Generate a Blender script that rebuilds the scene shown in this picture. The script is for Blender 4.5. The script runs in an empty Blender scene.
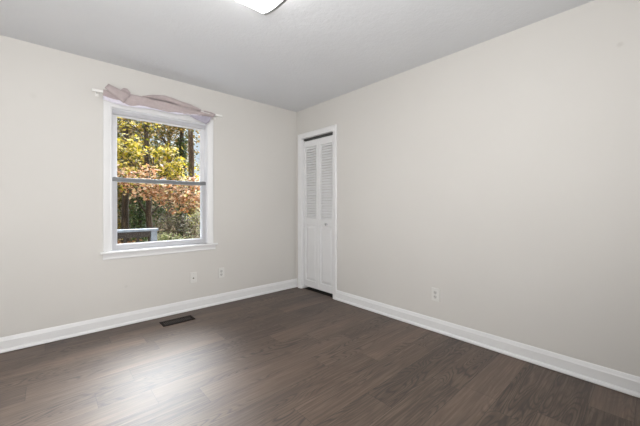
import bpy, bmesh, math, random
from mathutils import Vector, Matrix

# ------------------------------------------------------------------ camera, sky, lights, exposure
SC = bpy.context.scene
COL = SC.collection
cam = bpy.data.cameras.new('camera')
cam.sensor_width = 36.0
cam.lens = 17.13
cam.shift_y = -0.01055
cam.clip_start = 0.02
co = bpy.data.objects.new('camera', cam)
co.location = (-2.6044, -3.3785, 1.1247)
co.rotation_euler = (math.radians(90), 0, math.radians(47.989 - 90))
COL.objects.link(co)
SC.camera = co

SC.view_settings.view_transform = 'Standard'
SC.view_settings.look = 'None'
SC.view_settings.gamma = 1.0
SC.view_settings.use_curve_mapping = False
SC.view_settings.exposure = 0.0

SKY = 0.85         # clear sky brightness
SKY_HOTSPOT = 52.0       # added bright patch of sky, brings sheen onto the floor
SUN = 2.8          # sun on the trees, coming over the house roof
LAMP = 8.5         # ceiling lamp diffuser
FILL = 89.0        # added unseen soft fill behind the camera, brightens walls and ceiling

world = bpy.data.worlds.new('sky')
SC.world = world
world.use_nodes = True
wn, wl = world.node_tree.nodes, world.node_tree.links
wn.clear()
w_tc = wn.new('ShaderNodeTexCoord')
w_sep = wn.new('ShaderNodeSeparateXYZ')
w_ramp = wn.new('ShaderNodeValToRGB')
w_ramp.color_ramp.elements[0].position = 0.0
w_ramp.color_ramp.elements[0].color = (0.82, 0.91, 1.0, 1)
w_ramp.color_ramp.elements[1].position = 0.9
w_ramp.color_ramp.elements[1].color = (0.62, 0.78, 1.0, 1)
w_bg = wn.new('ShaderNodeBackground')
w_bg.inputs['Strength'].default_value = SKY
w_out = wn.new('ShaderNodeOutputWorld')
wl.new(w_tc.outputs['Generated'], w_sep.inputs[0])
wl.new(w_sep.outputs['Z'], w_ramp.inputs[0])
wl.new(w_ramp.outputs[0], w_bg.inputs['Color'])
w_dot = wn.new('ShaderNodeVectorMath')
w_dot.operation = 'DOT_PRODUCT'
w_dot.inputs[1].default_value = Vector((0.46, 0.62, 0.76)).normalized()
wl.new(w_tc.outputs['Generated'], w_dot.inputs[0])
w_cm = wn.new('ShaderNodeMapRange')  # added hotspot in the sky dome, shining in through the window
w_cm.interpolation_type = 'SMOOTHSTEP'
w_cm.inputs['From Min'].default_value = 0.84
w_cm.inputs['From Max'].default_value = 0.97
w_cm.inputs['To Max'].default_value = SKY_HOTSPOT
wl.new(w_dot.outputs['Value'], w_cm.inputs['Value'])
w_cl = wn.new('ShaderNodeBackground')
w_cl.inputs['Color'].default_value = (0.92, 0.955, 1.0, 1)
wl.new(w_cm.outputs[0], w_cl.inputs['Strength'])
w_add = wn.new('ShaderNodeAddShader')
wl.new(w_bg.outputs[0], w_add.inputs[0])
wl.new(w_cl.outputs[0], w_add.inputs[1])
wl.new(w_add.outputs[0], w_out.inputs['Surface'])

sun = bpy.data.lights.new('sun', 'SUN')
sun.energy = SUN
sun.angle = math.radians(0.6)
sun.color = (1.0, 0.88, 0.68)
so = bpy.data.objects.new('sun', sun)
so.rotation_euler = Vector((0.38, 0.72, -0.62)).to_track_quat('-Z', 'Y').to_euler()
so.location = (-6, -8, 8)
COL.objects.link(so)

fill = bpy.data.lights.new('fill_light', 'AREA')  # unseen fill added for brightness, not a lamp of the room
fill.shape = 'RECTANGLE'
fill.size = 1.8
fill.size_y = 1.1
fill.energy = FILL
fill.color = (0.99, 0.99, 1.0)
fo = bpy.data.objects.new('fill_light', fill)
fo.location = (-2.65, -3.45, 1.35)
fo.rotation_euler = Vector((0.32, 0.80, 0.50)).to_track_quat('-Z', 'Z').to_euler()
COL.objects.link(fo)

# ------------------------------------------------------------------ node helpers / materials
def new_mat(name):
    m = bpy.data.materials.new(name)
    m.use_nodes = True
    nt = m.node_tree
    b = nt.nodes['Principled BSDF']
    return m, nt, b

def mth(nt, op, a, b=None, c=None):
    n = nt.nodes.new('ShaderNodeMath')
    n.operation = op
    for i, v in enumerate((a, b, c)):
        if v is None:
            continue
        if isinstance(v, (int, float)):
            n.inputs[i].default_value = v
        else:
            nt.links.new(v, n.inputs[i])
    return n.outputs[0]

def mixc(nt, fac, a, b, blend='MIX'):
    n = nt.nodes.new('ShaderNodeMix')
    n.data_type = 'RGBA'
    n.blend_type = blend
    for sock, v in ((n.inputs[0], fac), (n.inputs[6], a), (n.inputs[7], b)):
        if isinstance(v, (int, float)):
            sock.default_value = v
        elif isinstance(v, tuple):
            sock.default_value = v if len(v) == 4 else v + (1,)
        else:
            nt.links.new(v, sock)
    return n.outputs[2]

def ramp(nt, fac, stops, interp='LINEAR'):
    n = nt.nodes.new('ShaderNodeValToRGB')
    cr = n.color_ramp
    cr.interpolation = interp
    while len(cr.elements) < len(stops):
        cr.elements.new(0.5)
    for e, (p, c) in zip(cr.elements, stops):
        e.position = p
        e.color = c if len(c) == 4 else tuple(c) + (1,)
    nt.links.new(fac, n.inputs[0])
    return n.outputs[0]

def noise(nt, vec, scale, detail=3, rough=0.5, dist=0.0):
    n = nt.nodes.new('ShaderNodeTexNoise')
    n.inputs['Scale'].default_value = scale
    n.inputs['Detail'].default_value = detail
    n.inputs['Roughness'].default_value = rough
    n.inputs['Distortion'].default_value = dist
    if vec is not None:
        nt.links.new(vec, n.inputs['Vector'])
    return n.outputs[0]

def position(nt):
    return nt.nodes.new('ShaderNodeNewGeometry').outputs['Position']

def objcoord(nt):
    return nt.nodes.new('ShaderNodeTexCoord').outputs['Object']

def bump(nt, b, h, strength, dist):
    n = nt.nodes.new('ShaderNodeBump')
    n.inputs['Strength'].default_value = strength
    n.inputs['Distance'].default_value = dist
    nt.links.new(h, n.inputs['Height'])
    nt.links.new(n.outputs[0], b.inputs['Normal'])

def paint(name, col, rough=0.5, var=0.03, scale=6.0, bmp=0.0, bscale=200.0, spec=0.4, metal=0.0):
    m, nt, b = new_mat(name)
    v = objcoord(nt)
    f = noise(nt, v, scale, 4)
    lo = tuple(c * (1 - var) for c in col)
    hi = tuple(min(1, c * (1 + var)) for c in col)
    nt.links.new(ramp(nt, f, [(0.3, lo), (0.7, hi)]), b.inputs['Base Color'])
    b.inputs['Roughness'].default_value = rough
    b.inputs['Specular IOR Level'].default_value = spec
    b.inputs['Metallic'].default_value = metal
    if bmp:
        bump(nt, b, noise(nt, v, bscale, 3), bmp, 0.002)
    return m

def spot(nt, pos, centre, r0, r1):
    """1 inside a small mark at centre, 0 outside"""
    n = nt.nodes.new('ShaderNodeVectorMath')
    n.operation = 'DISTANCE'
    nt.links.new(pos, n.inputs[0])
    n.inputs[1].default_value = centre
    mr = nt.nodes.new('ShaderNodeMapRange')
    mr.inputs['From Min'].default_value = r0
    mr.inputs['From Max'].default_value = r1
    mr.inputs['To Min'].default_value = 1
    mr.inputs['To Max'].default_value = 0
    nt.links.new(n.outputs['Value'], mr.inputs['Value'])
    return mr.outputs[0]

def make_wall():
    m, nt, b = new_mat('greige_wall_paint')
    p = position(nt)
    f = noise(nt, p, 1.2, 3)
    c = ramp(nt, f, [(0.3, (0.640, 0.621, 0.587)), (0.7, (0.660, 0.641, 0.607))])
    c = mixc(nt, mth(nt, 'MULTIPLY', spot(nt, p, (0, -3.223, 2.112), 0.006, 0.02), 0.3), c, (0.42, 0.39, 0.35))
    c = mixc(nt, mth(nt, 'MULTIPLY', spot(nt, p, (-2.037, 0, 0.364), 0.004, 0.018), 0.22), c, (0.42, 0.40, 0.36))
    c = mixc(nt, mth(nt, 'MULTIPLY', spot(nt, p, (-2.678, 0, 2.016), 0.004, 0.03), 0.12), c, (0.42, 0.40, 0.36))
    nt.links.new(c, b.inputs['Base Color'])
    b.inputs['Roughness'].default_value = 0.55
    b.inputs['Specular IOR Level'].default_value = 0.3
    bump(nt, b, noise(nt, p, 160, 3), 0.12, 0.002)
    return m

def make_ceiling():
    m, nt, b = new_mat('stippled_ceiling_paint')
    p = position(nt)
    f = noise(nt, p, 2.0, 3)
    nt.links.new(ramp(nt, f, [(0.3, (0.69, 0.70, 0.715)), (0.7, (0.715, 0.725, 0.74))]), b.inputs['Base Color'])
    b.inputs['Roughness'].default_value = 0.9
    b.inputs['Specular IOR Level'].default_value = 0.15
    h = mth(nt, 'ADD', noise(nt, p, 42, 4, 0.65), mth(nt, 'MULTIPLY', noise(nt, p, 11, 2), 0.6))
    bump(nt, b, h, 0.30, 0.010)
    return m

def make_floor():
    m, nt, b = new_mat('dark_vinyl_plank')
    p = position(nt)
    sp = nt.nodes.new('ShaderNodeSeparateXYZ')
    nt.links.new(p, sp.inputs[0])
    X, Y = sp.outputs['X'], sp.outputs['Y']
    W, Ln = 0.182, 1.22
    yr = mth(nt, 'DIVIDE', mth(nt, 'ADD', Y, 10.03), W)
    row = mth(nt, 'FLOOR', yr)
    wn1 = nt.nodes.new('ShaderNodeTexWhiteNoise')
    wn1.noise_dimensions = '1D'
    nt.links.new(row, wn1.inputs['W'])
    xr = mth(nt, 'ADD', mth(nt, 'DIVIDE', mth(nt, 'ADD', X, 20), Ln), wn1.outputs['Value'])
    colm = mth(nt, 'FLOOR', xr)
    cb = nt.nodes.new('ShaderNodeCombineXYZ')
    nt.links.new(row, cb.inputs[0])
    nt.links.new(colm, cb.inputs[1])
    wn2 = nt.nodes.new('ShaderNodeTexWhiteNoise')
    wn2.noise_dimensions = '2D'
    nt.links.new(cb.outputs[0], wn2.inputs['Vector'])
    pid = wn2.outputs['Value']
    # seams
    fy = mth(nt, 'FRACT', yr)
    fx = mth(nt, 'FRACT', xr)
    ey = mth(nt, 'MULTIPLY', mth(nt, 'MINIMUM', fy, mth(nt, 'SUBTRACT', 1, fy)), W)
    ex = mth(nt, 'MULTIPLY', mth(nt, 'MINIMUM', fx, mth(nt, 'SUBTRACT', 1, fx)), Ln)
    e = mth(nt, 'MINIMUM', ex, ey)
    seam = mth(nt, 'LESS_THAN', e, 0.0013)
    # grain coordinates, shifted per plank
    def gv(sx, sy, k):
        c = nt.nodes.new('ShaderNodeCombineXYZ')
        nt.links.new(mth(nt, 'ADD', mth(nt, 'MULTIPLY', X, sx), mth(nt, 'MULTIPLY', pid, k)), c.inputs[0])
        nt.links.new(mth(nt, 'ADD', mth(nt, 'MULTIPLY', Y, sy), mth(nt, 'MULTIPLY', pid, k * 1.7)), c.inputs[1])
        nt.links.new(mth(nt, 'MULTIPLY', pid, 31.0), c.inputs[2])
        return c.outputs[0]
    fine = noise(nt, gv(4.0, 95.0, 40), 1.0, 6, 0.6, 0.3)
    broad = noise(nt, gv(1.1, 8.0, 23), 1.0, 3, 0.5, 0.4)
    ring = noise(nt, gv(1.5, 9.0, 57), 1.0, 1.0, 0.4)
    ring = mth(nt, 'SINE', mth(nt, 'MULTIPLY', ring, 130.0))
    ring = mth(nt, 'MULTIPLY', mth(nt, 'ADD', ring, 1), 0.5)
    ring = mth(nt, 'POWER', ring, 3.0)
    base = ramp(nt, pid, [(0.0, (0.048, 0.028, 0.018)), (0.35, (0.084, 0.053, 0.035)), (0.7, (0.128, 0.084, 0.058)), (1.0, (0.068, 0.043, 0.028))])
    c = mixc(nt, mth(nt, 'MULTIPLY', ramp(nt, fine, [(0.42, (0, 0, 0)), (0.68, (1, 1, 1))]), 0.55), base, (0.27, 0.195, 0.150))
    c = mixc(nt, mth(nt, 'MULTIPLY', ramp(nt, broad, [(0.35, (0, 0, 0)), (0.75, (1, 1, 1))]), 0.40), c, (0.034, 0.023, 0.017))
    rk = mth(nt, 'MULTIPLY', mth(nt, 'MULTIPLY', ring, ramp(nt, noise(nt, gv(0.8, 5.0, 11), 1.0, 2), [(0.40, (0, 0, 0)), (0.56, (1, 1, 1))])), 0.75)
    c = mixc(nt, rk, c, (0.024, 0.016, 0.012))
    c = mixc(nt, mth(nt, 'MULTIPLY', seam, 0.75), c, (0.020, 0.015, 0.012))
    nt.links.new(c, b.inputs['Base Color'])
    rr = nt.nodes.new('ShaderNodeMapRange')
    rr.inputs['To Min'].default_value = 0.45
    rr.inputs['To Max'].default_value = 0.60
    nt.links.new(fine, rr.inputs['Value'])
    nt.links.new(rr.outputs[0], b.inputs['Roughness'])
    b.inputs['Specular IOR Level'].default_value = 0.84
    h = mth(nt, 'SUBTRACT', mth(nt, 'MULTIPLY', fine, 0.35), seam)
    bump(nt, b, h, 0.25, 0.0015)
    return m

def make_glass():
    m, nt, b = new_mat('window_glass')
    nt.nodes.remove(b)
    out = nt.nodes['Material Output']
    tr = nt.nodes.new('ShaderNodeBsdfTransparent')
    tr.inputs[0].default_value = (0.97, 0.98, 0.975, 1)
    gl = nt.nodes.new('ShaderNodeBsdfGlossy')
    gl.inputs['Roughness'].default_value = 0.02
    fr = nt.nodes.new('ShaderNodeFresnel')
    fr.inputs['IOR'].default_value = 1.35
    mx = nt.nodes.new('ShaderNodeMixShader')
    f = mth(nt, 'MULTIPLY', fr.outputs[0], 0.22)
    nt.links.new(f, mx.inputs[0])
    nt.links.new(tr.outputs[0], mx.inputs[1])
    nt.links.new(gl.outputs[0], mx.inputs[2])
    nt.links.new(mx.outputs[0], out.inputs['Surface'])
    return m

def make_leaf(name, stops, trans=0.35):
    m, nt, b = new_mat(name)
    out = nt.nodes['Material Output']
    g = nt.nodes.new('ShaderNodeNewGeometry')
    c = ramp(nt, g.outputs['Random Per Island'], stops)
    nt.links.new(c, b.inputs['Base Color'])
    b.inputs['Roughness'].default_value = 0.5
    b.inputs['Specular IOR Level'].default_value = 0.3
    t = nt.nodes.new('ShaderNodeBsdfTranslucent')
    nt.links.new(c, t.inputs['Color'])
    mx = nt.nodes.new('ShaderNodeMixShader')
    mx.inputs[0].default_value = trans
    nt.links.new(b.outputs[0], mx.inputs[1])
    nt.links.new(t.outputs[0], mx.inputs[2])
    nt.links.new(mx.outputs[0], out.inputs['Surface'])
    return m

def make_bark(name, a, c):
    m, nt, b = new_mat(name)
    v = objcoord(nt)
    mp = nt.nodes.new('ShaderNodeMapping')
    mp.inputs['Scale'].default_value = (14, 14, 3)
    nt.links.new(v, mp.inputs[0])
    f = noise(nt, mp.outputs[0], 1.5, 5, 0.6, 0.4)
    nt.links.new(ramp(nt, f, [(0.35, a), (0.68, c)]), b.inputs['Base Color'])
    b.inputs['Roughness'].default_value = 0.9
    bump(nt, b, f, 0.8, 0.03)
    return m

def make_ground():
    m, nt, b = new_mat('leaf_litter')
    p = position(nt)
    vo = nt.nodes.new('ShaderNodeTexVoronoi')
    vo.inputs['Scale'].default_value = 14
    nt.links.new(p, vo.inputs['Vector'])
    sp = nt.nodes.new('ShaderNodeSeparateColor')
    nt.links.new(vo.outputs['Color'], sp.inputs[0])
    c = ramp(nt, sp.outputs[0], [(0, (0.05, 0.035, 0.02)), (0.35, (0.20, 0.11, 0.05)), (0.65, (0.33, 0.20, 0.10)), (0.85, (0.13, 0.14, 0.04)), (1, (0.42, 0.31, 0.18))])
    c = mixc(nt, mth(nt, 'MULTIPLY', noise(nt, p, 0.9, 3), 0.7), c, (0.06, 0.05, 0.025))
    nt.links.new(c, b.inputs['Base Color'])
    b.inputs['Roughness'].default_value = 0.95
    bump(nt, b, vo.outputs['Distance'], 0.6, 0.05)
    return m

def make_emit(name, col, s):
    m, nt, b = new_mat(name)
    b.inputs['Base Color'].default_value = (0.85, 0.85, 0.83, 1)
    b.inputs['Roughness'].default_value = 0.4
    b.inputs['Emission Color'].default_value = col + (1,)
    b.inputs['Emission Strength'].default_value = s
    return m

def make_cloth(name, col, rough=0.9):
    m, nt, b = new_mat(name)
    v = objcoord(nt)
    f = noise(nt, v, 30, 4)
    nt.links.new(ramp(nt, f, [(0.3, tuple(c * 0.93 for c in col)), (0.7, tuple(min(1, c * 1.05) for c in col))]), b.inputs['Base Color'])
    b.inputs['Roughness'].default_value = rough
    b.inputs['Specular IOR Level'].default_value = 0.15
    b.inputs['Sheen Weight'].default_value = 0.15
    bump(nt, b, noise(nt, v, 38, 3), 0.35, 0.006)
    return m

M = dict(
    wall=make_wall(), ceiling=make_ceiling(), floor=make_floor(), glass=make_glass(),
    trim=paint('white_trim_paint', (0.78, 0.78, 0.778), 0.32, 0.015, 5),
    door=paint('white_door_paint', (0.76, 0.76, 0.76), 0.38, 0.015, 5),
    vinyl=paint('grey_white_vinyl', (0.50, 0.50, 0.52), 0.4, 0.03, 8),
    vinylw=paint('white_vinyl', (0.70, 0.70, 0.715), 0.4, 0.03, 8),
    rail=paint('grey_meeting_rail', (0.19, 0.20, 0.205), 0.4, 0.04, 8),
    darkmetal=paint('dark_bronze_metal', (0.014, 0.010, 0.008), 0.6, 0.1, 20, spec=0.12),
    black=paint('black_duct_shade', (0.006, 0.006, 0.006), 0.8, 0.1, 20),
    track=paint('grey_track_metal', (0.10, 0.10, 0.10), 0.5, 0.1, 20, metal=0.5),
    chrome=paint('chrome', (0.55, 0.55, 0.56), 0.2, 0.03, 20, metal=1.0),
    nickel=paint('brushed_nickel', (0.42, 0.42, 0.43), 0.35, 0.05, 40, metal=1.0),
    plate=paint('ivory_white_plastic', (0.71, 0.70, 0.67), 0.35, 0.015, 10),
    plate2=paint('off_white_plastic', (0.60, 0.59, 0.565), 0.35, 0.015, 10),
    slot=paint('dark_slot', (0.03, 0.03, 0.03), 0.6, 0.1, 20),
    brass=paint('brass_connector', (0.12, 0.10, 0.07), 0.35, 0.05, 30, metal=0.8),
    rod=paint('white_rod_enamel', (0.82, 0.81, 0.78), 0.3, 0.02, 8),
    mauve=make_cloth('mauve_taupe_cloth', (0.47, 0.40, 0.395)),
    lining=make_cloth('pale_lavender_lining', (0.80, 0.77, 0.86)),
    lilac=make_cloth('lilac_grey_cloth', (0.42, 0.395, 0.46)),
    register_bar=paint('dark_bronze_bar', (0.055, 0.042, 0.035), 0.5, 0.1, 20, spec=0.3),
    lampglass=make_emit('lit_opal_glass', (1.0, 0.985, 0.965), LAMP),
    ground=make_ground(),
    closet_shade=paint('shade_dark_closet_floor', (0.016, 0.014, 0.013), 0.95, 0.3, 60, bmp=0.5, bscale=400),  # near-black colour stands in for the shade under the closet door
    deckwood=paint('weathered_grey_timber', (0.165, 0.18, 0.205), 0.7, 0.2, 12, bmp=0.4, bscale=40),
    darkwood=paint('dark_brown_timber', (0.035, 0.026, 0.021), 0.85, 0.25, 12, bmp=0.4, bscale=40),
    siding=paint('grey_siding', (0.45, 0.45, 0.44), 0.7, 0.05, 5),
    bark_dark=make_bark('dark_bark', (0.022, 0.016, 0.011), (0.085, 0.060, 0.042)),
    bark_brown=make_bark('brown_bark', (0.07, 0.045, 0.028), (0.24, 0.165, 0.11)),
    leaf_yellow=make_leaf('yellow_green_leaves', [(0, (0.030, 0.042, 0.006)), (0.25, (0.15, 0.15, 0.012)), (0.5, (0.44, 0.36, 0.016)), (0.78, (0.66, 0.52, 0.05)), (0.93, (0.72, 0.60, 0.22)), (1, (0.44, 0.20, 0.05))]),
    leaf_orange=make_leaf('orange_pink_leaves', [(0, (0.06, 0.055, 0.012)), (0.22, (0.24, 0.10, 0.03)), (0.45, (0.44, 0.20, 0.09)), (0.68, (0.56, 0.33, 0.19)), (0.84, (0.68, 0.52, 0.36)), (1, (0.38, 0.36, 0.04))]),
    leaf_olive=make_leaf('olive_brown_leaves', [(0, (0.025, 0.032, 0.008)), (0.4, (0.10, 0.095, 0.016)), (0.7, (0.26, 0.17, 0.032)), (1, (0.40, 0.24, 0.07))]),
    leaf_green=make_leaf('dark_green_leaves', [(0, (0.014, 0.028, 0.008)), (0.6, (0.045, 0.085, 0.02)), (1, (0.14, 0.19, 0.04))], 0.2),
    leaf_light=make_leaf('pale_green_leaves', [(0, (0.080, 0.112, 0.032)), (0.5, (0.256, 0.296, 0.096)), (0.85, (0.496, 0.464, 0.256)), (1, (0.576, 0.440, 0.320))]),
    leaf_dry=make_leaf('dry_grey_brown_leaves', [(0, (0.04, 0.035, 0.025)), (0.5, (0.17, 0.14, 0.095)), (0.8, (0.30, 0.25, 0.17)), (1, (0.20, 0.24, 0.07))]),
)

# ------------------------------------------------------------------ mesh helpers
def add_box(bm, lo, hi, bevel=0.0, seg=2):
    r = bmesh.ops.create_cube(bm, size=1.0)
    vs = r['verts']
    for v in vs:
        v.co = Vector(((lo[i] + hi[i]) / 2 + v.co[i] * (hi[i] - lo[i]) for i in range(3)))
    if bevel:
        es = list({e for v in vs for e in v.link_edges})
        bmesh.ops.bevel(bm, geom=es, offset=bevel, segments=seg, affect='EDGES', profile=0.5)

def box(lo, hi, bevel=0.0, seg=2):
    bm = bmesh.new()
    add_box(bm, lo, hi, bevel, seg)
    return bm

def add_sweep(bm, prof, path, to3, closed=False):
    """profile points (a: in-plane offset to the left of travel, b: out of plane) mitred along a 2-D path"""
    n = len(path)
    rings = []
    for i in range(n):
        p = Vector(path[i])
        d0 = d1 = None
        if closed or i > 0:
            d0 = (p - Vector(path[i - 1])).normalized()
        if closed or i < n - 1:
            d1 = (Vector(path[(i + 1) % n]) - p).normalized()
        d0 = d0 or d1
        d1 = d1 or d0
        n0, n1 = Vector((-d0.y, d0.x)), Vector((-d1.y, d1.x))
        mt = (n0 + n1)
        mt = mt / max(1e-6, (1 + n0.dot(n1)))
        rings.append([bm.verts.new(to3(p.x + mt.x * a, p.y + mt.y * a, b)) for a, b in prof])
    m = len(prof)
    for i in range(n if closed else n - 1):
        r0, r1 = rings[i], rings[(i + 1) % n]
        for j in range(m):
            bm.faces.new((r0[j], r0[(j + 1) % m], r1[(j + 1) % m], r1[j]))
    if not closed:
        bm.faces.new(rings[0])
        bm.faces.new(list(reversed(rings[-1])))

def add_tube(bm, pts, radii, seg=10):
    rings = []
    n = len(pts)
    for i, p in enumerate(pts):
        p = Vector(p)
        d = (Vector(pts[min(i + 1, n - 1)]) - Vector(pts[max(i - 1, 0)])).normalized()
        u = d.orthogonal().normalized() if abs(d.z) < 0.9 else d.cross(Vector((0, 1, 0))).normalized()
        v = d.cross(u).normalized()
        rings.append([bm.verts.new(p + (u * math.cos(2 * math.pi * k / seg) + v * math.sin(2 * math.pi * k / seg)) * radii[i]) for k in range(seg)])
    for i in range(n - 1):
        for k in range(seg):
            bm.faces.new((rings[i][k], rings[i][(k + 1) % seg], rings[i + 1][(k + 1) % seg], rings[i + 1][k]))
    bm.faces.new(rings[0])
    bm.faces.new(list(reversed(rings[-1])))

def add_lathe(bm, prof, origin, axis, seg=20):
    """profile (r, h) turned about axis through origin"""
    ax = Vector(axis).normalized()
    u = ax.orthogonal().normalized()
    v = ax.cross(u)
    rings = []
    for r, h in prof:
        c = Vector(origin) + ax * h
        rings.append([bm.verts.new(c + (u * math.cos(2 * math.pi * k / seg) + v * math.sin(2 * math.pi * k / seg)) * max(r, 1e-5)) for k in range(seg)])
    for i in range(len(rings) - 1):
        for k in range(seg):
            bm.faces.new((rings[i][k], rings[i][(k + 1) % seg], rings[i + 1][(k + 1) % seg], rings[i + 1][k]))
    bm.faces.new(rings[0])
    bm.faces.new(list(reversed(rings[-1])))

def obj(name, bm, mat, parent=None, smooth=False, loc=None):
    """link the bmesh (world coordinates) as one object; loc moves the origin"""
    bmesh.ops.recalc_face_normals(bm, faces=bm.faces)
    off = Vector((0, 0, 0))
    if parent is not None:
        pl = Vector(parent['_o'])
        off = pl
    elif loc is not None:
        off = Vector(loc)
    for v in bm.verts:
        v.co -= off
    if smooth:
        for f in bm.faces:
            f.smooth = True
    me = bpy.data.meshes.new(name)
    bm.to_mesh(me)
    bm.free()
    me.materials.append(mat)
    o = bpy.data.objects.new(name, me)
    COL.objects.link(o)
    if parent is not None:
        o.parent = parent
        o['_o'] = parent['_o']
    else:
        o.location = off
        o['_o'] = tuple(off)
    return o

def thing(name, loc, label, cat, group=None):
    o = bpy.data.objects.new(name, None)
    o.empty_display_size = 0.1
    COL.objects.link(o)
    o.location = loc
    o['_o'] = tuple(loc)
    o['label'] = label
    o['category'] = cat
    if group:
        o['group'] = group
    return o

def tag(o, label, cat, group=None, kind=None):
    o['label'] = label
    o['category'] = cat
    if group:
        o['group'] = group
    if kind:
        o['kind'] = kind
    return o

def struct(name, bm, mat, label=None, smooth=False):
    o = obj(name, bm, mat, smooth=smooth)
    o['kind'] = 'structure'
    if label:
        o['label'] = label
    return o

# ------------------------------------------------------------------ room shell (corner of the two seen walls at the origin)
H = 2.44
XL, YB = -3.60, -3.75           # left and rear walls
T = 0.14
WX0, WX1, WZ0, WZ1 = -2.153, -1.260, 0.700, 2.040       # window opening
DY0, DY1, DZ = -0.728, -0.112, 2.045                      # closet opening

struct('floor', box((XL - T, YB - T, -0.12), (0.025, T, 0)), M['floor'], 'dark brown wood-look plank floor')
struct('ceiling', box((XL - T, YB - T, H), (T, T, H + 0.15)), M['ceiling'], 'pale grey stippled ceiling')
bm = bmesh.new()
add_box(bm, (XL - T, 0, 0), (WX0, T, H))
add_box(bm, (WX1, 0, 0), (T, T, H))
add_box(bm, (WX0, 0, 0), (WX1, T, WZ0))
add_box(bm, (WX0, 0, WZ1), (WX1, T, H))
struct('wall_back', bm, M['wall'], 'greige wall with the window')
bm = bmesh.new()
add_box(bm, (0, YB - T, 0), (T, DY0, H))
add_box(bm, (0, DY1, 0), (T, 0, H))
add_box(bm, (0, DY0, DZ), (T, DY1, H))
struct('wall_right', bm, M['wall'], 'blank greige wall with the closet door')
struct('wall_left', box((XL - T, YB - T, 0), (XL, 0, H)), M['wall'])
struct('wall_front', box((XL, YB - T, 0), (0, YB, H)), M['wall'])
# closet behind the louvred door
bm = bmesh.new()
add_box(bm, (0.75, -1.2, 0), (0.82, 0.4, H))
add_box(bm, (T, -1.2, 0), (0.75, -1.13, H))
add_box(bm, (T, 0.33, 0), (0.75, 0.4, H))
add_box(bm, (T, -1.2, H), (0.82, 0.4, H + 0.1))
struct('wall_closet', bm, M['wall'])
struct('floor_closet', box((0.025, -1.2, -0.12), (0.82, 0.4, 0)), M['closet_shade'])

# baseboards with a shoe moulding
BBP = [(0, 0.004), (0.027, 0.004), (0.0275, 0.012), (0.025, 0.020), (0.0205, 0.026), (0.0145, 0.029), (0.0145, 0.088),
       (0.0115, 0.095), (0.009, 0.106), (0.006, 0.114), (0.003, 0.117), (0, 0.117)]
def baseboard(name, p0, p1):
    bm = bmesh.new()
    add_sweep(bm, BBP, [p0, p1], lambda a, b, h: Vector((a, b, h)))
    return struct(name, bm, M['trim'], 'white baseboard')
baseboard('baseboard_back', (-0.0, 0.0), (XL, 0.0))
baseboard('baseboard_right', (0.0, YB), (0.0, -0.792))
baseboard('baseboard_left', (XL, -0.03), (XL, YB + 0.03))
baseboard('baseboard_front', (XL, YB), (-0.03, YB))

# ------------------------------------------------------------------ window
def on_back(a, z, d):            # in-plane x, z ; d = towards the room
    return Vector((a, -d, z))
win = bpy.data.objects.new('window_1', None)
COL.objects.link(win)
win.location = (-1.70, 0, 0.70)
win['_o'] = (-1.70, 0, 0.70)
win['kind'] = 'structure'
win['label'] = 'white double-hung window looking out on autumn trees'
CAS = [(0, 0), (0, 0.009), (0.004, 0.012), (0.012, 0.011), (0.018, 0.013), (0.034, 0.0165), (0.050, 0.0185), (0.060, 0.0185), (0.0645, 0.014), (0.0645, 0)]
bm = bmesh.new()
# path up the left side, across the head, down the right: outward is to the left of travel
add_sweep(bm, CAS, [(WX0, 0.708), (WX0, WZ1), (WX1, WZ1), (WX1, 0.708)], on_back)
obj('casing', bm, M['trim'], win)
# stool and apron
bm = bmesh.new()
add_box(bm, (-2.243, -0.040, 0.688), (-1.150, -0.0005, 0.708), 0.006, 3)
add_box(bm, (WX0 + 0.001, -0.001, 0.690), (WX1 - 0.001, 0.06, 0.708))
obj('window_stool', bm, M['trim'], win)
bm = bmesh.new()
add_sweep(bm, [(0, 0), (0, 0.010), (0.008, 0.014), (0.02, 0.012), (0.048, 0.016), (0.054, 0.016), (0.054, 0)],
          [(-2.220, 0.634), (-1.170, 0.634)], on_back)
obj('apron', bm, M['trim'], win)
# jamb liner: extension jamb flush with the plaster, then a stepped vinyl frame
JB = [(0, 0), (0.003, 0), (0.003, -0.018), (0.010, -0.018), (0.010, -0.055), (0.016, -0.056), (0.016, -0.10), (0.028, -0.10), (0.028, -0.14), (0, -0.14)]
bm = bmesh.new()
add_sweep(bm, [(-a, b) for a, b in JB], [(WX0, 0.709), (WX0, WZ1), (WX1, WZ1), (WX1, 0.709)], on_back)
add_box(bm, (WX0, 0.06, 0.700), (WX1, 0.15, 0.722))
obj('window_frame', bm, M['vinylw'], win)

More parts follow.
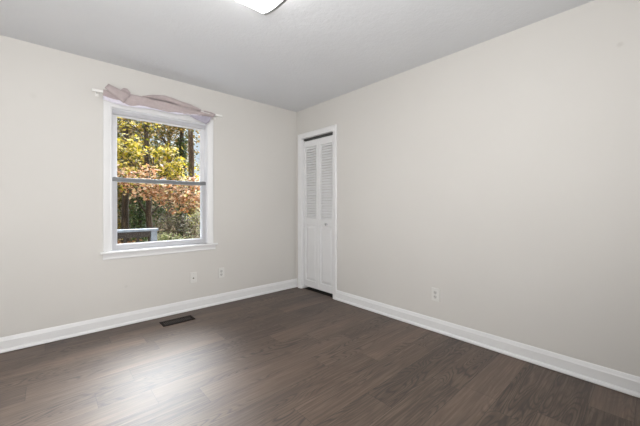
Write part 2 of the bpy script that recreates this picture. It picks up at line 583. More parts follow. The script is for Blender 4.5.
def sash(name, x0, x1, z0, z1, y0, y1, stile, toprail, botrail, mat, topmat=None):
    """y0 room face, y1 outer face"""
    bm = bmesh.new()
    for a, b_, c, d in ((x0, x0 + stile, z0, z1), (x1 - stile, x1, z0, z1)):
        add_box(bm, (a, y0, c), (b_, y1, d), 0.003)
    add_box(bm, (x0 + stile - 0.001, y0 + 0.0004, z0), (x1 - stile + 0.001, y1, z0 + botrail), 0.003)
    if topmat is None:
        add_box(bm, (x0 + stile - 0.001, y0 + 0.0004, z1 - toprail), (x1 - stile + 0.001, y1, z1), 0.003)
    # glazing bead
    gx0, gx1, gz0, gz1 = x0 + stile, x1 - stile, z0 + botrail, z1 - toprail
    ym = y0 + 0.010
    add_sweep(bm, [(0.001, -ym), (-0.005, -ym - 0.004), (-0.005, -ym - 0.010), (0.001, -ym - 0.010)],
              [(gx0, gz0), (gx0, gz1), (gx1, gz1), (gx1, gz0)], on_back, True)
    s = obj(name, bm, mat, win)
    if topmat is not None:
        bm = bmesh.new()
        add_box(bm, (x0 + 0.004, y0 - 0.006, z1 - toprail), (x1 - 0.004, y1, z1), 0.003)
        add_box(bm, (x0 + 0.004, y0 - 0.009, z1 - 0.010), (x1 - 0.004, y0 - 0.004, z1 - 0.003), 0.001)
        obj('meeting_rail', bm, topmat, s)
    g = obj('glass', box((gx0 - 0.002, y0 + 0.019, gz0 - 0.002), (gx1 + 0.002, y0 + 0.023, gz1 + 0.002)), M['glass'], s)
    return s
sash('upper_sash', WX0 + 0.012, WX1 - 0.012, 1.362, 2.028, 0.060, 0.096, 0.038, 0.044, 0.030, M['vinylw'])
lo_s = sash('lower_sash', WX0 + 0.005, WX1 - 0.005, 0.716, 1.395, 0.020, 0.056, 0.040, 0.036, 0.049, M['vinyl'], M['rail'])
# head track of the frame, grey vinyl
bm = box((WX0 + 0.012, 0.022, 1.990), (WX1 - 0.012, 0.059, 2.032), 0.003)
obj('head_track', bm, M['vinyl'], win)
# tilt latches and cam lock on the meeting rail
bm = bmesh.new()
for lx in (WX0 + 0.035, WX1 - 0.035):
    add_box(bm, (lx - 0.016, 0.022, 1.394), (lx + 0.016, 0.040, 1.400), 0.002)
obj('tilt_latch', bm, M['rail'], win)
bm = bmesh.new()
add_box(bm, (-1.735, 0.022, 1.394), (-1.675, 0.044, 1.401), 0.002)
add_lathe(bm, [(0.012, 0), (0.012, 0.006), (0.009, 0.009)], (-1.705, 0.033, 1.400), (0, 0, 1), 14)
add_box(bm, (-1.707, 0.012, 1.403), (-1.680, 0.024, 1.408), 0.002)
obj('sash_lock', bm, M['vinyl'], win)

# ------------------------------------------------------------------ bifold closet door
door = bpy.data.objects.new('door_1', None)
COL.objects.link(door)
door.location = (0.04, -0.42, 0)
door['_o'] = (0.04, -0.42, 0)
door['kind'] = 'structure'
door['label'] = 'narrow white bifold closet door with louvred upper panels'
def on_right(a, z, d):           # in-plane y, z ; d towards the room (-x)
    return Vector((-d, a, z))
bm = bmesh.new()
add_sweep(bm, [(-a, b) for a, b in CAS], [(DY1, 0.0), (DY1, DZ), (DY0, DZ), (DY0, 0.0)][::1], on_right)
obj('casing', bm, M['trim'], door)
bm = bmesh.new()
add_box(bm, (-0.001, DY1 - 0.004, 0), (T, DY1 + 0.001, DZ))
add_box(bm, (-0.001, DY0 - 0.001, 0), (T, DY0 + 0.004, DZ))
add_box(bm, (-0.001, DY0, DZ - 0.004), (T, DY1, DZ + 0.001))
obj('jamb', bm, M['trim'], door)
bm = bmesh.new()
add_box(bm, (0.030, DY0 + 0.006, 2.018), (0.034, DY1 - 0.006, 2.041))
add_box(bm, (0.056, DY0 + 0.006, 2.018), (0.060, DY1 - 0.006, 2.041))
add_box(bm, (0.030, DY0 + 0.006, 2.037), (0.060, DY1 - 0.006, 2.041))
obj('track', bm, M['track'], door)

def leaf(y1, y0, knob):
    """one bifold leaf; y1 nearer the room corner"""
    x0, x1 = 0.030, 0.058
    z0, z1 = 0.040, 2.006
    st = 0.044
    bm = bmesh.new()
    add_box(bm, (x0, y0, z0), (x1, y0 + st, z1), 0.002)
    add_box(bm, (x0, y1 - st, z0), (x1, y1, z1), 0.002)
    rails = ((z0, 0.128), (0.872, 0.956), (1.922, z1))
    for a, b_ in rails:
        add_box(bm, (x0 + 0.0003, y0 + st - 0.001, a), (x1 - 0.0003, y1 - st + 0.001, b_), 0.002)
    fr = obj('door_leaf', bm, M['door'], door)
    # louvre slats, tilted down towards the room
    bm = bmesh.new()
    n = 28
    za, zb = 0.956, 1.922
    pitch = (zb - za) / n
    for i in range(n):
        zc = za + pitch * (i + 0.5)
        r = bmesh.ops.create_cube(bm, size=1.0)
        rot = Matrix.Rotation(math.radians(-60), 3, 'Y')
        for v in r['verts']:
            q = rot @ Vector((v.co.x * 0.0345, 0, v.co.z * 0.006))
            v.co = Vector(((x0 + x1) / 2 + q.x, (y0 + y1) / 2 + v.co.y * (y1 - y0 - 2 * st + 0.006), zc + q.z))
    obj('louvre_panel', bm, M['door'], fr)
    # raised lower panel
    bm = bmesh.new()
    ya, yb = y0 + st - 0.002, y1 - st + 0.002
    add_box(bm, (x0 + 0.012, ya, 0.126), (x1 - 0.006, yb, 0.874))
    a, b_ = ya + 0.012, yb - 0.012
    outer = [(x0 + 0.0115, a, 0.140), (x0 + 0.0115, b_, 0.140), (x0 + 0.0115, b_, 0.860), (x0 + 0.0115, a, 0.860)]
    inner = [(x0 + 0.003, a + 0.028, 0.168), (x0 + 0.003, b_ - 0.028, 0.168), (x0 + 0.003, b_ - 0.028, 0.832), (x0 + 0.003, a + 0.028, 0.832)]
    vo = [bm.verts.new(p) for p in outer]
    vi = [bm.verts.new(p) for p in inner]
    for k in range(4):
        bm.faces.new((vo[k], vo[(k + 1) % 4], vi[(k + 1) % 4], vi[k]))
    bm.faces.new(vi)
    bm.faces.new(list(reversed(vo)))
    obj('lower_panel', bm, M['door'], fr)
    if knob:
        bm = bmesh.new()
        add_lathe(bm, [(0.008, 0), (0.008, 0.004), (0.005, 0.008), (0.006, 0.014), (0.0125, 0.019), (0.0145, 0.026), (0.011, 0.032), (0.004, 0.0345)],
                  (x0, -0.588, 0.897), (-1, 0, 0), 20)
        k = obj('knob', bm, M['chrome'], fr, smooth=True)
        k['label'] = 'small round metal pull knob'
leaf(DY1 - 0.007, -0.4185, False)
leaf(-0.4215, DY0 + 0.007, True)

# ------------------------------------------------------------------ curtain rod and the cloth thrown over it
RZ = 2.143
rod = thing('curtain_rod', (-1.714, -0.001, RZ), 'white curtain rod above the window, both open ends sticking out past the cloth', 'curtain rod')
bm = bmesh.new()
# flattened tube with open ends
ny, nz = 0.007, 0.011
def rect_ring(x, s):
    return [bm.verts.new((x, -0.078 + ny * s * math.copysign(abs(math.cos(t)) ** 0.5, math.cos(t)), RZ + nz * s * math.copysign(abs(math.sin(t)) ** 0.5, math.sin(t))))
            for t in [2 * math.pi * k / 20 for k in range(20)]]
rs = [rect_ring(-2.270, 0.8), rect_ring(-2.303, 0.8), rect_ring(-2.305, 1), rect_ring(-1.121, 1), rect_ring(-1.123, 0.8), rect_ring(-1.155, 0.8)]
for r0, r1 in zip(rs, rs[1:]):
    for k in range(20):
        bm.faces.new((r0[k], r0[(k + 1) % 20], r1[(k + 1) % 20], r1[k]))
bm.faces.new(rs[0])
bm.faces.new(rs[-1])
obj('rod_tube', bm, M['rod'], rod)
bm = bmesh.new()
obj('rod_hollow_shade', box((-2.300, -0.0825, RZ - 0.0075), (-2.280, -0.0735, RZ + 0.0075)), M['slot'], rod)  # dark plug stands in for the shade inside the hollow end
obj('rod_hollow_shade', box((-1.145, -0.0825, RZ - 0.0075), (-1.126, -0.0735, RZ + 0.0075)), M['slot'], rod)
for bx in (-2.262, -1.178):
    bm = bmesh.new()
    add_box(bm, (bx - 0.012, -0.004, RZ - 0.03), (bx + 0.012, -0.0003, RZ + 0.03), 0.001)
    add_box(bm, (bx - 0.007, -0.074, RZ - 0.008), (bx + 0.007, -0.003, RZ + 0.004), 0.001)
    obj('bracket', bm, M['rod'], rod)

val = thing('curtain_valance', (-1.71, -0.08, 2.08), 'mauve cloth valance bunched over the rod above the window, its ends folded back', 'valance')
rnd = random.Random(4)
def roll(name, pts, mat, front=0.02, back=0.012, yc=-0.085, wr=0.005, nx=80, nv=24, seed=0, ends=True):
    """bunched cloth: lens-shaped section between z_top and z_bot following pts (x, ztop, zbot[, y])"""
    bm = bmesh.new()
    R = random.Random(seed)
    ph = [R.uniform(0, 6.28) for _ in range(6)]
    def interp(t):
        s = t * (len(pts) - 1)
        i = min(int(s), len(pts) - 2)
        f = s - i
        f = f * f * (3 - 2 * f)
        a, b = pts[i], pts[i + 1]
        g = s - i
        return [a[0] + (b[0] - a[0]) * g] + [(a[k] + (b[k] - a[k]) * (0.5 * f + 0.5 * g)) for k in (1, 2)] + \
               [(a[3] if len(a) > 3 else yc) * (1 - g) + (b[3] if len(b) > 3 else yc) * g]
    rings = []
    for i in range(nx + 1):
        t = i / nx
        x, zt, zb, y = interp(t)
        cz, hz = (zt + zb) / 2, (zt - zb) / 2
        ring = []
        for k in range(nv):
            a = 2 * math.pi * k / nv
            c, s = math.cos(a), math.sin(a)
            d = front if c > 0 else back
            w = wr * (1.0 - 2.0 * abs(math.sin(2.2 * s + 5 * x + ph[0])) + 0.7 * math.sin(23 * x + 5 * s + ph[1]) + 0.5 * math.sin(41 * x - 7 * s + ph[2]))
            ring.append(bm.verts.new((x, y - c * d - w * abs(c), cz + hz * s + 0.5 * w * abs(s))))
        rings.append(ring)
    for r0, r1 in zip(rings, rings[1:]):
        for k in range(nv):
            bm.faces.new((r0[k], r0[(k + 1) % nv], r1[(k + 1) % nv], r1[k]))
    if ends:
        bm.faces.new(rings[0])
        bm.faces.new(rings[-1])
    return obj(name, bm, mat, val, smooth=True)

roll('band', [(-2.115, 2.165, 2.120, -0.098), (-2.075, 2.168, 2.070, -0.100), (-2.02, 2.166, 2.062, -0.104), (-1.93, 2.165, 2.080, -0.102), (-1.80, 2.158, 2.075, -0.10),
              (-1.68, 2.160, 2.070, -0.10), (-1.53, 2.155, 2.080, -0.10), (-1.38, 2.142, 2.098, -0.098), (-1.29, 2.134, 2.104, -0.095), (-1.225, 2.138, 2.112, -0.088)], M['mauve'], 0.022, 0.012, seed=1)
roll('upper_fold', [(-1.92, 2.176, 2.158), (-1.84, 2.206, 2.172), (-1.72, 2.224, 2.176), (-1.665, 2.218, 2.170), (-1.58, 2.204, 2.150), (-1.48, 2.192, 2.148), (-1.42, 2.176, 2.146), (-1.37, 2.162, 2.140)],
     M['mauve'], 0.020, 0.055, -0.095, 0.003, seed=2)
roll('back_layer', [(-1.98, 2.185, 2.13), (-1.80, 2.205, 2.12), (-1.66, 2.208, 2.12), (-1.45, 2.19, 2.12), (-1.30, 2.165, 2.125)], M['mauve'], 0.005, 0.005, -0.022, 0.002, seed=9)
o = roll('lining', [(-2.225, 2.112, 2.080, -0.075), (-2.15, 2.108, 2.062, -0.078), (-2.05, 2.095, 2.052, -0.085), (-1.90, 2.098, 2.064, -0.088), (-1.75, 2.095, 2.066, -0.088), (-1.60, 2.092, 2.066, -0.088),
                (-1.48, 2.098, 2.082, -0.088), (-1.36, 2.112, 2.096, -0.088)], M['lining'], 0.018, 0.010, seed=3)
o['label'] = 'pale lavender lining showing under the cloth'
roll('end_fold', [(-2.226, 2.162, 2.104, -0.082), (-2.18, 2.164, 2.096, -0.084), (-2.12, 2.150, 2.084, -0.086), (-2.05, 2.130, 2.076, -0.086)], M['mauve'], 0.018, 0.014, seed=5)
# turned-up corner at the left: folded sheet with thickness
def sheet(name, quads, mat, th=0.004, sub=6):
    bm = bmesh.new()
    for q in quads:
        a, b, c, d = [Vector(p) for p in q]
        grid = []
        for i in range(sub + 1):
            row = []
            for j in range(sub + 1):
                u, v = i / sub, j / sub
                p = (a * (1 - u) + b * u) * (1 - v) + (d * (1 - u) + c * u) * v
                p.y -= 0.008 * math.sin(math.pi * u) * math.sin(math.pi * v + 0.4)
                row.append(p)
            grid.append(row)
        f = [[bm.verts.new(p) for p in r] for r in grid]
        k = [[bm.verts.new(p + Vector((0, th, 0))) for p in r] for r in grid]
        for i in range(sub):
            for j in range(sub):
                bm.faces.new((f[i][j], f[i + 1][j], f[i + 1][j + 1], f[i][j + 1]))
                bm.faces.new((k[i][j + 1], k[i + 1][j + 1], k[i + 1][j], k[i][j]))
        for i in range(sub):
            bm.faces.new((f[i][0], k[i][0], k[i + 1][0], f[i + 1][0]))
            bm.faces.new((f[i + 1][sub], k[i + 1][sub], k[i][sub], f[i][sub]))
            bm.faces.new((f[0][i + 1], k[0][i + 1], k[0][i], f[0][i]))
            bm.faces.new((f[sub][i], k[sub][i], k[sub][i + 1], f[sub][i + 1]))
    return obj(name, bm, mat, val, smooth=True)
sheet('turned_corner', [[(-2.222, -0.148, 2.160), (-2.194, -0.138, 2.204), (-2.02, -0.122, 2.152), (-2.080, -0.146, 2.056)]], M['mauve'])
roll('back_loop', [(-2.095, 2.190, 2.150, -0.066), (-2.068, 2.218, 2.155, -0.062), (-2.040, 2.220, 2.155, -0.062), (-2.015, 2.190, 2.150, -0.066)], M['mauve'], 0.010, 0.012, nx=20, seed=7)
roll('right_bunch', [(-1.345, 2.162, 2.122, -0.062), (-1.30, 2.172, 2.120, -0.066), (-1.25, 2.170, 2.124, -0.068), (-1.205, 2.160, 2.126, -0.07)], M['mauve'], 0.022, 0.030, nx=24, seed=11)
o = roll('hanging_tail', [(-1.47, 2.098, 2.076, -0.080), (-1.38, 2.112, 2.040, -0.084), (-1.31, 2.118, 2.020, -0.086), (-1.275, 2.118, 2.045, -0.086), (-1.25, 2.115, 2.100, -0.084)], M['lilac'], 0.012, 0.010, nx=30, seed=8)
o['label'] = 'lilac-grey end of the cloth hanging at the right corner'

# ------------------------------------------------------------------ ceiling light
LX, LY = -1.712, -1.832
lamp = thing('ceiling_light', (LX, LY, H), 'square flush-mount ceiling light with lit bowed white glass', 'ceiling light')
obj('base_pan', box((LX - 0.15, LY - 0.15, H - 0.022), (LX + 0.15, LY + 0.15, H - 0.0005), 0.004), M['trim'], lamp)
def arc_pts(half, z_edge, sag, n=16):
    return [(half * (2 * i / n - 1), z_edge - sag * (1 - (2 * i / n - 1) ** 2)) for i in range(n + 1)]
def arch(x0, x1, half, z_edge, sag, th):
    bm = bmesh.new()
    pr = arc_pts(half, z_edge, sag)
    poly = pr + [(y, z + th) for y, z in reversed(pr)]
    a = [bm.verts.new((x0, LY + y, z)) for y, z in poly]
    b = [bm.verts.new((x1, LY + y, z)) for y, z in poly]
    n = len(poly)
    for i in range(n):
        bm.faces.new((a[i], a[(i + 1) % n], b[(i + 1) % n], b[i]))
    m = len(pr)
    for i in range(m - 1):
        for q in (a, b):
            bm.faces.new((q[i], q[i + 1], q[n - 2 - i], q[n - 1 - i]))
    return bm
obj('glass_shade', arch(LX - 0.155, LX + 0.155, 0.165, H - 0.068, 0.020, 0.005), M['lampglass'], lamp, smooth=False)
for sx in (-1, 1):
    xa = LX + sx * 0.157
    obj('end_bar', arch(min(xa, xa + sx * 0.018), max(xa, xa + sx * 0.018), 0.168, H - 0.070, 0.022, 0.016), M['nickel'], lamp)
for sx in (-1, 1):
    for sy in (-1, 1):
        obj('standoff', box((LX + sx * 0.150 - 0.008, LY + sy * 0.142 - 0.008, H - 0.074), (LX + sx * 0.150 + 0.008, LY + sy * 0.142 + 0.008, H - 0.004), 0.001), M['nickel'], lamp)

# ------------------------------------------------------------------ wall plates
def plate_box(o, r, n, a0, a1, z0, z1, d0, d1, bev=0.0):
    """box in wall-plate coordinates: a along the wall, z up, d out of the wall"""
    bm = bmesh.new()
    pts = [Vector(o) + Vector(r) * a + Vector((0, 0, z)) + Vector(n) * d for a in (a0, a1) for z in (z0, z1) for d in (d0, d1)]
    lo = [min(p[i] for p in pts) for i in range(3)]
    hi = [max(p[i] for p in pts) for i in range(3)]
    add_box(bm, lo, hi, bev)
    return bm
def duplex(o, r, n, label, mat, mat2, d=0.007):
    t = thing('wall_outlet', o, label, 'outlet')
    obj('cover_plate', plate_box(o, r, n, -0.035, 0.035, -0.0575, 0.0575, 0.0004, d, 0.0025), mat, t)
    for s in (-1, 1):
        bm = bmesh.new()
        c = Vector(o) + Vector((0, 0, s * 0.0195)) + Vector(n) * d
        add_lathe(bm, [(0.0165, -0.001), (0.0165, 0.0015), (0.0155, 0.0022)], c, n, 24)
        rc = obj('receptacle', bm, mat2, t)
        for a0, a1, z0, z1 in ((-0.0078, -0.0052, -0.002, 0.008), (0.0052, 0.0078, -0.001, 0.007), (-0.0025, 0.0025, -0.0105, -0.0055)):
            obj('slot', plate_box(c, r, n, a0, a1, z0, z1, 0.0015, 0.0027), M['slot'], rc)
    bm = bmesh.new()
    add_lathe(bm, [(0.0035, 0), (0.0035, 0.001), (0.002, 0.0016)], Vector(o) + Vector(n) * d, n, 12)
    obj('screw', bm, mat2, t)
    return t
BR, BN = (1, 0, 0), (0, -1, 0)
RR, RN = (0, -1, 0), (-1, 0, 0)
duplex((-1.098, 0, 0.357), BR, BN, 'white duplex outlet on the window wall, nearer the corner', M['plate'], M['plate2'])
duplex((0, -2.043, 0.333), RR, RN, 'white duplex outlet low on the blank wall right of the closet door', M['plate'], M['plate2'], 0.013)
cx = thing('coax_plate', (-1.414, 0, 0.350), 'white cable wall plate with one dark connector, below the window', 'wall plate')
co_ = (-1.414, 0, 0.350)
obj('cover_plate', plate_box(co_, BR, BN, -0.035, 0.035, -0.0575, 0.0575, 0.0004, 0.007, 0.0025), M['plate'], cx)
bm = bmesh.new()
add_lathe(bm, [(0.0075, 0), (0.0075, 0.003), (0.0048, 0.0032), (0.0048, 0.011), (0.003, 0.0112)], (-1.414, -0.007, 0.345), BN, 14)
k = obj('connector', bm, M['brass'], cx)
k['label'] = 'dark threaded coaxial connector'
for s in (-1, 1):
    bm = bmesh.new()
    add_lathe(bm, [(0.0035, 0), (0.0035, 0.001), (0.002, 0.0016)], (-1.414, -0.007, 0.350 + s * 0.042), BN, 12)
    obj('screw', bm, M['plate2'], cx)

# ------------------------------------------------------------------ floor register
VX0, VX1, VY0, VY1 = -1.790, -1.495, -0.297, -0.157
vent = thing('floor_register', ((VX0 + VX1) / 2, (VY0 + VY1) / 2, 0), 'dark brown slotted floor register near the baseboard under the window', 'floor vent')
bm = bmesh.new()
fx, fy = 0.022, 0.030
for lo, hi in (((VX0, VY0), (VX1, VY0 + fy)), ((VX0, VY1 - fy), (VX1, VY1)), ((VX0, VY0), (VX0 + fx, VY1)), ((VX1 - fx, VY0), (VX1, VY1))):
    add_box(bm, (lo[0], lo[1], 0.0003), (hi[0], hi[1], 0.0055), 0.0015)
obj('frame', bm, M['darkmetal'], vent)
obj('duct_shade', box((VX0 + 0.01, VY0 + 0.01, 0.0002), (VX1 - 0.01, VY1 - 0.01, 0.0012)), M['black'], vent)  # black sheet on the floor stands in for shade in the duct
nb = 17
for i in range(nb):
    x = VX0 + fx + (VX1 - VX0 - 2 * fx) * (i + 0.5) / nb
    obj('bar', box((x - 0.0028, VY0 + fy - 0.002, 0.0012), (x + 0.0028, VY1 - fy + 0.002, 0.0050), 0.001), M['register_bar'], vent)

# ------------------------------------------------------------------ outdoors: deck, railing, ground
def ground_z(x, y):
    z = -0.75
    if y > 5:
        z += (y - 5) * 0.055
    if y > 10:
        z += (y - 10) * 0.17
    return z + 0.10 * math.sin(x * 0.8 + y * 0.5) * min(1, max(0, (y - 3) / 4))
bm = bmesh.new()
NX, NY = 44, 44
gv_ = [[None] * (NY + 1) for _ in range(NX + 1)]
for i in range(NX + 1):
    for j in range(NY + 1):
        x = -16 + 40 * i / NX
        y = 0.3 + 33 * j / NY
        gv_[i][j] = bm.verts.new((x, y, ground_z(x, y)))
for i in range(NX):
    for j in range(NY):
        bm.faces.new((gv_[i][j], gv_[i + 1][j], gv_[i + 1][j + 1], gv_[i][j + 1]))
struct('ground', bm, M['ground'], 'woodland floor covered in fallen leaves', smooth=True)
struct('wall_foundation', box((XL - T, -0.02, -0.9), (T, T, -0.121)), M['siding'])

DK = -0.15
dk = thing('deck', (-2.6, 1.1, DK), 'weathered timber deck outside the window', 'deck')
dk['kind'] = 'structure'
bm = bmesh.new()
for i in range(14):
    y = 0.17 + i * 0.142
    add_box(bm, (-4.6, y, DK - 0.03), (-1.27, y + 0.137, DK), 0.003)
obj('deck_boards', bm, M['deckwood'], dk)
bm = bmesh.new()
for px in (-4.4, -2.9, -1.40):
    add_box(bm, (px - 0.045, 1.9, -0.78), (px + 0.045, 1.99, DK - 0.03))
add_box(bm, (-4.6, 0.2, DK - 0.17), (-1.27, 0.24, DK - 0.03))
add_box(bm, (-4.6, 2.12, DK - 0.17), (-1.27, 2.16, DK - 0.03))
obj('deck_substructure', bm, M['darkwood'], dk)

rl = thing('deck_railing', (-2.0, 2.0, DK), 'weathered deck railing with blue-grey cap seen through the lower left pane', 'railing')
RY = 2.0
obj('cap_rail', box((-4.6, RY - 0.055, 0.735), (-1.268, RY + 0.085, 0.771), 0.004), M['deckwood'], rl)
obj('top_rail', box((-4.6, RY + 0.03, 0.640), (-1.365, RY + 0.068, 0.734), 0.003), M['darkwood'], rl)
obj('bottom_rail', box((-4.6, RY + 0.03, DK + 0.08), (-1.365, RY + 0.068, DK + 0.17), 0.003), M['darkwood'], rl)
o = obj('post', box((-1.362, RY, DK + 0.0005), (-1.274, RY + 0.088, 0.734), 0.004), M['deckwood'], rl)
o['label'] = 'blue-grey end post'
obj('post', box((-3.40, RY, DK + 0.0005), (-3.312, RY + 0.088, 0.734), 0.004), M['deckwood'], rl)
for i in range(20):
    bx = -1.53 - i * 0.098 * 1.72
    if bx < -4.5:
        break
    obj('baluster', box((bx - 0.019, RY + 0.069, DK + 0.06), (bx + 0.019, RY + 0.105, 0.72), 0.002), M['darkwood'], rl)

# ------------------------------------------------------------------ trees and shrubs
def leaves_bm(bm, R, blobs, size, clump=14, spread=0.16):
    """leaf blades as small folded quads, gathered in clumps inside ellipsoids (cx,cy,cz,rx,ry,rz,count)"""
    for cx_, cy_, cz_, rx, ry, rz, cnt in blobs:
        nc = max(1, cnt // clump)
        for _ in range(nc):
            while True:
                p = Vector((R.uniform(-1, 1), R.uniform(-1, 1), R.uniform(-1, 1)))
                if p.length < 1:
                    break
            c = Vector((cx_ + p.x * rx, cy_ + p.y * ry, cz_ + p.z * rz))
            for _ in range(clump):
                q = c + Vector((R.gauss(0, spread), R.gauss(0, spread), R.gauss(0, spread * 0.55)))
                s = size * R.uniform(0.65, 1.35)
                ax = Vector((R.gauss(0, 1), R.gauss(0, 1), R.gauss(0, 0.6))).normalized()
                nr = Vector((R.gauss(0, 0.7), R.gauss(0, 0.7) - 0.35, 0.8 + R.random())).normalized()
                sd = ax.cross(nr)
                if sd.length < 1e-3:
                    continue
                sd.normalize()
                dr = nr * s * 0.12
                v = [bm.verts.new(q - ax * s * 0.5), bm.verts.new(q + sd * s * 0.34 - dr), bm.verts.new(q + ax * s * 0.55), bm.verts.new(q - sd * s * 0.34 - dr)]
                bm.faces.new((v[0], v[1], v[2]))
                bm.faces.new((v[0], v[2], v[3]))

def mesh_obj(name, bm, mat, parent):
    """like obj() but keeps leaf winding"""
    off = Vector(parent['_o'])
    for v in bm.verts:
        v.co -= off
    me = bpy.data.meshes.new(name)
    bm.to_mesh(me)
    bm.free()
    me.materials.append(mat)
    o = bpy.data.objects.new(name, me)
    COL.objects.link(o)
    o.parent = parent
    o['_o'] = parent['_o']
    return o

def tree(name, label, x, y, r, top, blobs, leaf_mat, bark, size=0.09, seed=0, lean=(0, 0), ivy=0.0, cat='tree', group=None, spread=0.16, clump=14, ivyrange=(0.0, 1.0)):
    R = random.Random(seed)
    z0 = ground_z(x, y) - 0.03
    t = thing(name, (x, y, z0), label, cat, group)
    bm = bmesh.new()
    n = 9
    pts = []
    for i in range(n):
        f = i / (n - 1)
        pts.append(Vector((x + lean[0] * f + R.gauss(0, r * 0.18), y + lean[1] * f + R.gauss(0, r * 0.18), z0 + (top - z0) * f)))
    add_tube(bm, pts, [r * (1.35 if i == 0 else 1.0 - 0.55 * i / (n - 1)) for i in range(n)], 10)
    for b in blobs:
        c = Vector(b[:3])
        k = min(n - 2, max(2, int((c.z - 0.6 - z0) / (top - z0) * (n - 1))))
        a = pts[k]
        mid = (a + c) / 2 + Vector((R.gauss(0, 0.1), R.gauss(0, 0.1), 0.12))
        rb = max(0.012, r * 0.28)
        add_tube(bm, [a, mid, c], [rb, rb * 0.7, rb * 0.3], 6)
        for _ in range(4):
            e = c + Vector((R.uniform(-1, 1) * b[3], R.uniform(-1, 1) * b[4], R.uniform(-1, 1) * b[5])) * 0.8
            add_tube(bm, [mid, (mid + e) / 2 + Vector((0, 0, 0.06)), e], [rb * 0.5, rb * 0.35, rb * 0.15], 5)
    obj('trunk', bm, bark, t, smooth=True)
    if blobs:
        bm = bmesh.new()
        leaves_bm(bm, R, blobs, size, clump, spread)
        mesh_obj('crown', bm, leaf_mat, t)
    if ivy:
        bm = bmesh.new()
        za, zb = z0 + (top - z0) * ivyrange[0], z0 + (top - z0) * ivyrange[1]
        nl = int(900 * (zb - za))
        for _ in range(nl):
            f = R.random()
            z = za + (zb - za) * f
            ff = (z - z0) / (top - z0)
            a = R.uniform(0, 6.283)
            rr = ivy * R.uniform(0.6, 1.1)
            c = Vector((x + lean[0] * ff + math.cos(a) * rr, y + lean[1] * ff + math.sin(a) * rr, z))
            leaves_bm(bm, R, [(c.x, c.y, c.z, 0.01, 0.01, 0.01, 1)], 0.075, 1, 0.01)
        o = mesh_obj('ivy', bm, M['leaf_green'], t)
        o['label'] = 'dark green ivy wrapped round the trunk'
    return t

# the yellow-green maple filling the upper pane
tree('maple_tree', 'bright yellow-green maple with dark leaning trunk filling the upper pane', -0.05, 7.6, 0.105, 5.2,
     [(-0.95, 6.7, 2.75, 0.55, 0.5, 0.50, 620), (-0.30, 8.3, 2.45, 0.6, 0.4, 0.5, 520), (0.30, 6.9, 2.45, 0.42, 0.4, 0.55, 620), (-1.3, 6.6, 2.0, 0.7, 0.5, 0.45, 420),
      (-0.7, 7.6, 3.75, 0.8, 0.5, 0.35, 300), (0.55, 7.1, 2.0, 0.45, 0.4, 0.35, 320), (-2.2, 7.0, 2.8, 0.9, 0.6, 0.8, 600), (0.1, 8.2, 4.4, 1.1, 0.6, 0.4, 260), (-0.2, 6.7, 2.75, 0.25, 0.3, 0.12, 90)],
     M['leaf_yellow'], M['bark_dark'], 0.105, 11, (-0.25, 0.0), clump=26, spread=0.13)
# the orange-pink small tree across the lower pane
tree('dogwood_tree', 'small tree with orange-pink autumn leaves hanging across the lower pane', 1.35, 5.9, 0.05, 2.3,
     [(-0.75, 5.3, 1.62, 0.55, 0.4, 0.25, 420), (-0.2, 5.3, 1.45, 0.5, 0.4, 0.26, 420), (0.3, 5.5, 1.22, 0.5, 0.4, 0.28, 420), (0.75, 5.8, 1.42, 0.4, 0.4, 0.25, 240),
      (-0.85, 5.4, 1.95, 0.5, 0.4, 0.22, 300), (0.3, 5.6, 1.75, 0.6, 0.4, 0.22, 260), (1.7, 6.0, 1.6, 0.7, 0.5, 0.5, 300)],
     M['leaf_orange'], M['bark_brown'], 0.088, 12, (0.0, 0.0), spread=0.11, clump=18)
tree('ivy_clad_tree', 'tree with thick dark ivy on its trunk behind the upper pane, right of the maple', 1.60, 10.0, 0.14, 6.3,
     [(1.3, 9.8, 4.6, 0.9, 0.8, 0.7, 650), (0.6, 10.0, 4.2, 0.8, 0.7, 0.6, 500), (1.9, 10.2, 5.6, 1.2, 0.9, 0.6, 350)],
     M['leaf_olive'], M['bark_dark'], 0.11, 13, (0.08, 0.0), ivy=0.20, ivyrange=(0.0, 0.66))
tree('pine_tree', 'tall bare brown trunk beside the patch of sky in the upper pane', 2.72, 12.0, 0.17, 9.0,
     [(2.5, 12.0, 8.0, 1.5, 1.3, 0.8, 450), (3.2, 12.3, 9.0, 1.2, 1.2, 0.7, 350)], M['leaf_green'], M['bark_brown'], 0.14, 14)
tree('ivy_clad_tree', 'slim ivy-covered trunk straight behind the end post of the railing', -0.34, 7.9, 0.07, 2.6,
     [(-0.3, 7.9, 2.5, 0.5, 0.4, 0.3, 240)], M['leaf_olive'], M['bark_dark'], 0.09, 15, ivy=0.20, ivyrange=(0.0, 0.80))
tree('oak_tree', 'dark plain trunk at the left side of the lower pane above the railing', -0.53, 9.0, 0.125, 6.0,
     [(-0.9, 9.2, 4.3, 1.0, 0.8, 0.8, 650), (-0.2, 9.2, 5.3, 1.0, 0.8, 0.6, 400), (-1.8, 9.4, 3.8, 1.0, 0.7, 0.7, 500)], M['leaf_olive'], M['bark_dark'], 0.11, 16)
tree('sapling', 'thin pale sapling stem between the two dark trunks above the railing', -0.10, 10.0, 0.035, 4.0,
     [(-0.1, 10.0, 3.6, 0.6, 0.5, 0.5, 250)], M['leaf_yellow'], M['bark_brown'], 0.09, 17)

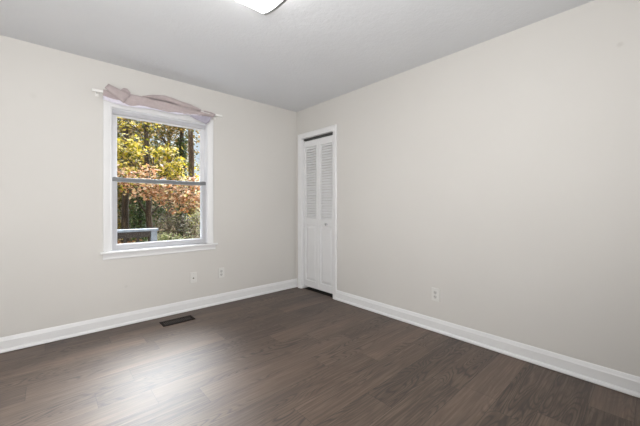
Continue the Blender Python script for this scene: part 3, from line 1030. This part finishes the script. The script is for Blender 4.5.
# woodland further back, every tree with its own crown
back = [
    (-2.6, 13.0, 'leaf_olive', 'olive-leaved tree furthest left in the wood behind'),
    (-0.9, 14.5, 'leaf_yellow', 'pale yellow tree deep in the wood behind the dark trunk'),
    (0.4, 13.2, 'leaf_olive', 'brownish olive tree in the wood behind the maple trunk'),
    (1.5, 15.0, 'leaf_green', 'dark green tree deep in the wood behind the ivy-clad trunk'),
    (2.1, 13.5, 'leaf_olive', 'olive-brown tree between the ivy-clad trunk and the bare trunk'),
    (3.1, 16.5, 'leaf_yellow', 'yellowing tree low behind the bare brown trunk'),
    (7.8, 14.0, 'leaf_olive', 'tree beyond the patch of sky, right of the bare trunk'),
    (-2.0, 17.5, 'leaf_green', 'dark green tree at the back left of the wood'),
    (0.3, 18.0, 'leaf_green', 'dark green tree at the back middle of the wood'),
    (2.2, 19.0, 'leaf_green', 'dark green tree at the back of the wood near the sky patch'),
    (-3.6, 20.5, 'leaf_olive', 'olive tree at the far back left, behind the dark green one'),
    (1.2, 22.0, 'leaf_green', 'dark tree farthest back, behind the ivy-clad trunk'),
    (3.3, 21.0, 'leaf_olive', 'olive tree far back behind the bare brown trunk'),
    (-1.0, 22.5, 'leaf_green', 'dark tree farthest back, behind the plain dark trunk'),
]
for i, (x, y, lm, lab) in enumerate(back):
    R = random.Random(50 + i)
    low = ground_z(x, y)
    tp = low + R.uniform(5.6, 6.6) + max(0, y - 14) * 0.30
    if i in (5,):
        tp = low + 3.6
    bl = []
    for k in range(7):
        bl.append((x + R.uniform(-1.0, 1.0), y + R.uniform(-0.6, 0.6), low + (tp - low) * (0.16 + 0.80 * k / 6), 1.25, 0.8, 0.75, 520))
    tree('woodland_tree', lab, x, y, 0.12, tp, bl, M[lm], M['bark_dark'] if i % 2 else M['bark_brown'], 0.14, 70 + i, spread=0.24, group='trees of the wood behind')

shrubs = [
    (0.50, 8.0, 0.75, 0.85, 'leaf_light', 'pale green shrub low in the middle of the lower pane'),
    (1.15, 7.4, 0.60, 0.75, 'leaf_light', 'cream-flecked shrub right of the pale green shrub'),
    (1.75, 9.2, 0.80, 1.25, 'leaf_dry', 'dry grey-brown thicket at the lower right of the window'),
    (1.05, 9.6, 0.70, 1.45, 'leaf_dry', 'dry brown thicket behind the pale green shrub'),
    (2.60, 9.8, 0.80, 1.50, 'leaf_light', 'tall pale shrub at the right edge behind the thicket'),
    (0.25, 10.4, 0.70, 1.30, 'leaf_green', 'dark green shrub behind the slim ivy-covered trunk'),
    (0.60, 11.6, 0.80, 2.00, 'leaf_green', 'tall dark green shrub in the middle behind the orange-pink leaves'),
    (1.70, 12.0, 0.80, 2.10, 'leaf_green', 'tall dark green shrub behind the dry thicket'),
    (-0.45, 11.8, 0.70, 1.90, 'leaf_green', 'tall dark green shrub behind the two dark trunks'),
    (3.00, 11.0, 0.80, 2.00, 'leaf_yellow', 'yellow-green shrub at the right edge under the patch of sky'),
    (-0.95, 10.6, 0.80, 1.35, 'leaf_olive', 'olive shrub behind the railing at the left edge'),
    (-0.85, 7.4, 0.60, 0.70, 'leaf_orange', 'rusty low shrub just beyond the railing balusters'),
]
for i, (x, y, w, h, lm, lab) in enumerate(shrubs):
    R = random.Random(90 + i)
    z0 = ground_z(x, y) - 0.02
    t = thing('shrub', (x, y, z0), lab, 'shrub', 'shrubs at the edge of the wood')
    bm = bmesh.new()
    for k in range(9):
        a = R.uniform(0, 6.28)
        e = Vector((x + math.cos(a) * w * R.uniform(0.2, 0.9), y + math.sin(a) * w * R.uniform(0.2, 0.9), z0 + h * R.uniform(0.6, 1.0)))
        b0 = Vector((x + R.gauss(0, 0.05), y + R.gauss(0, 0.05), z0))
        add_tube(bm, [b0, (b0 + e) / 2 + Vector((0, 0, 0.1)), e], [0.014, 0.010, 0.004], 5)
    obj('stems', bm, M['bark_brown'], t)
    bm = bmesh.new()
    leaves_bm(bm, R, [(x, y, z0 + h * 0.55, w, w * 0.8, h * 0.5, 1300)], 0.075, 10, 0.10)
    mesh_obj('foliage', bm, M[lm], t)

for o in SC.objects:
    if '_o' in o:
        del o['_o']
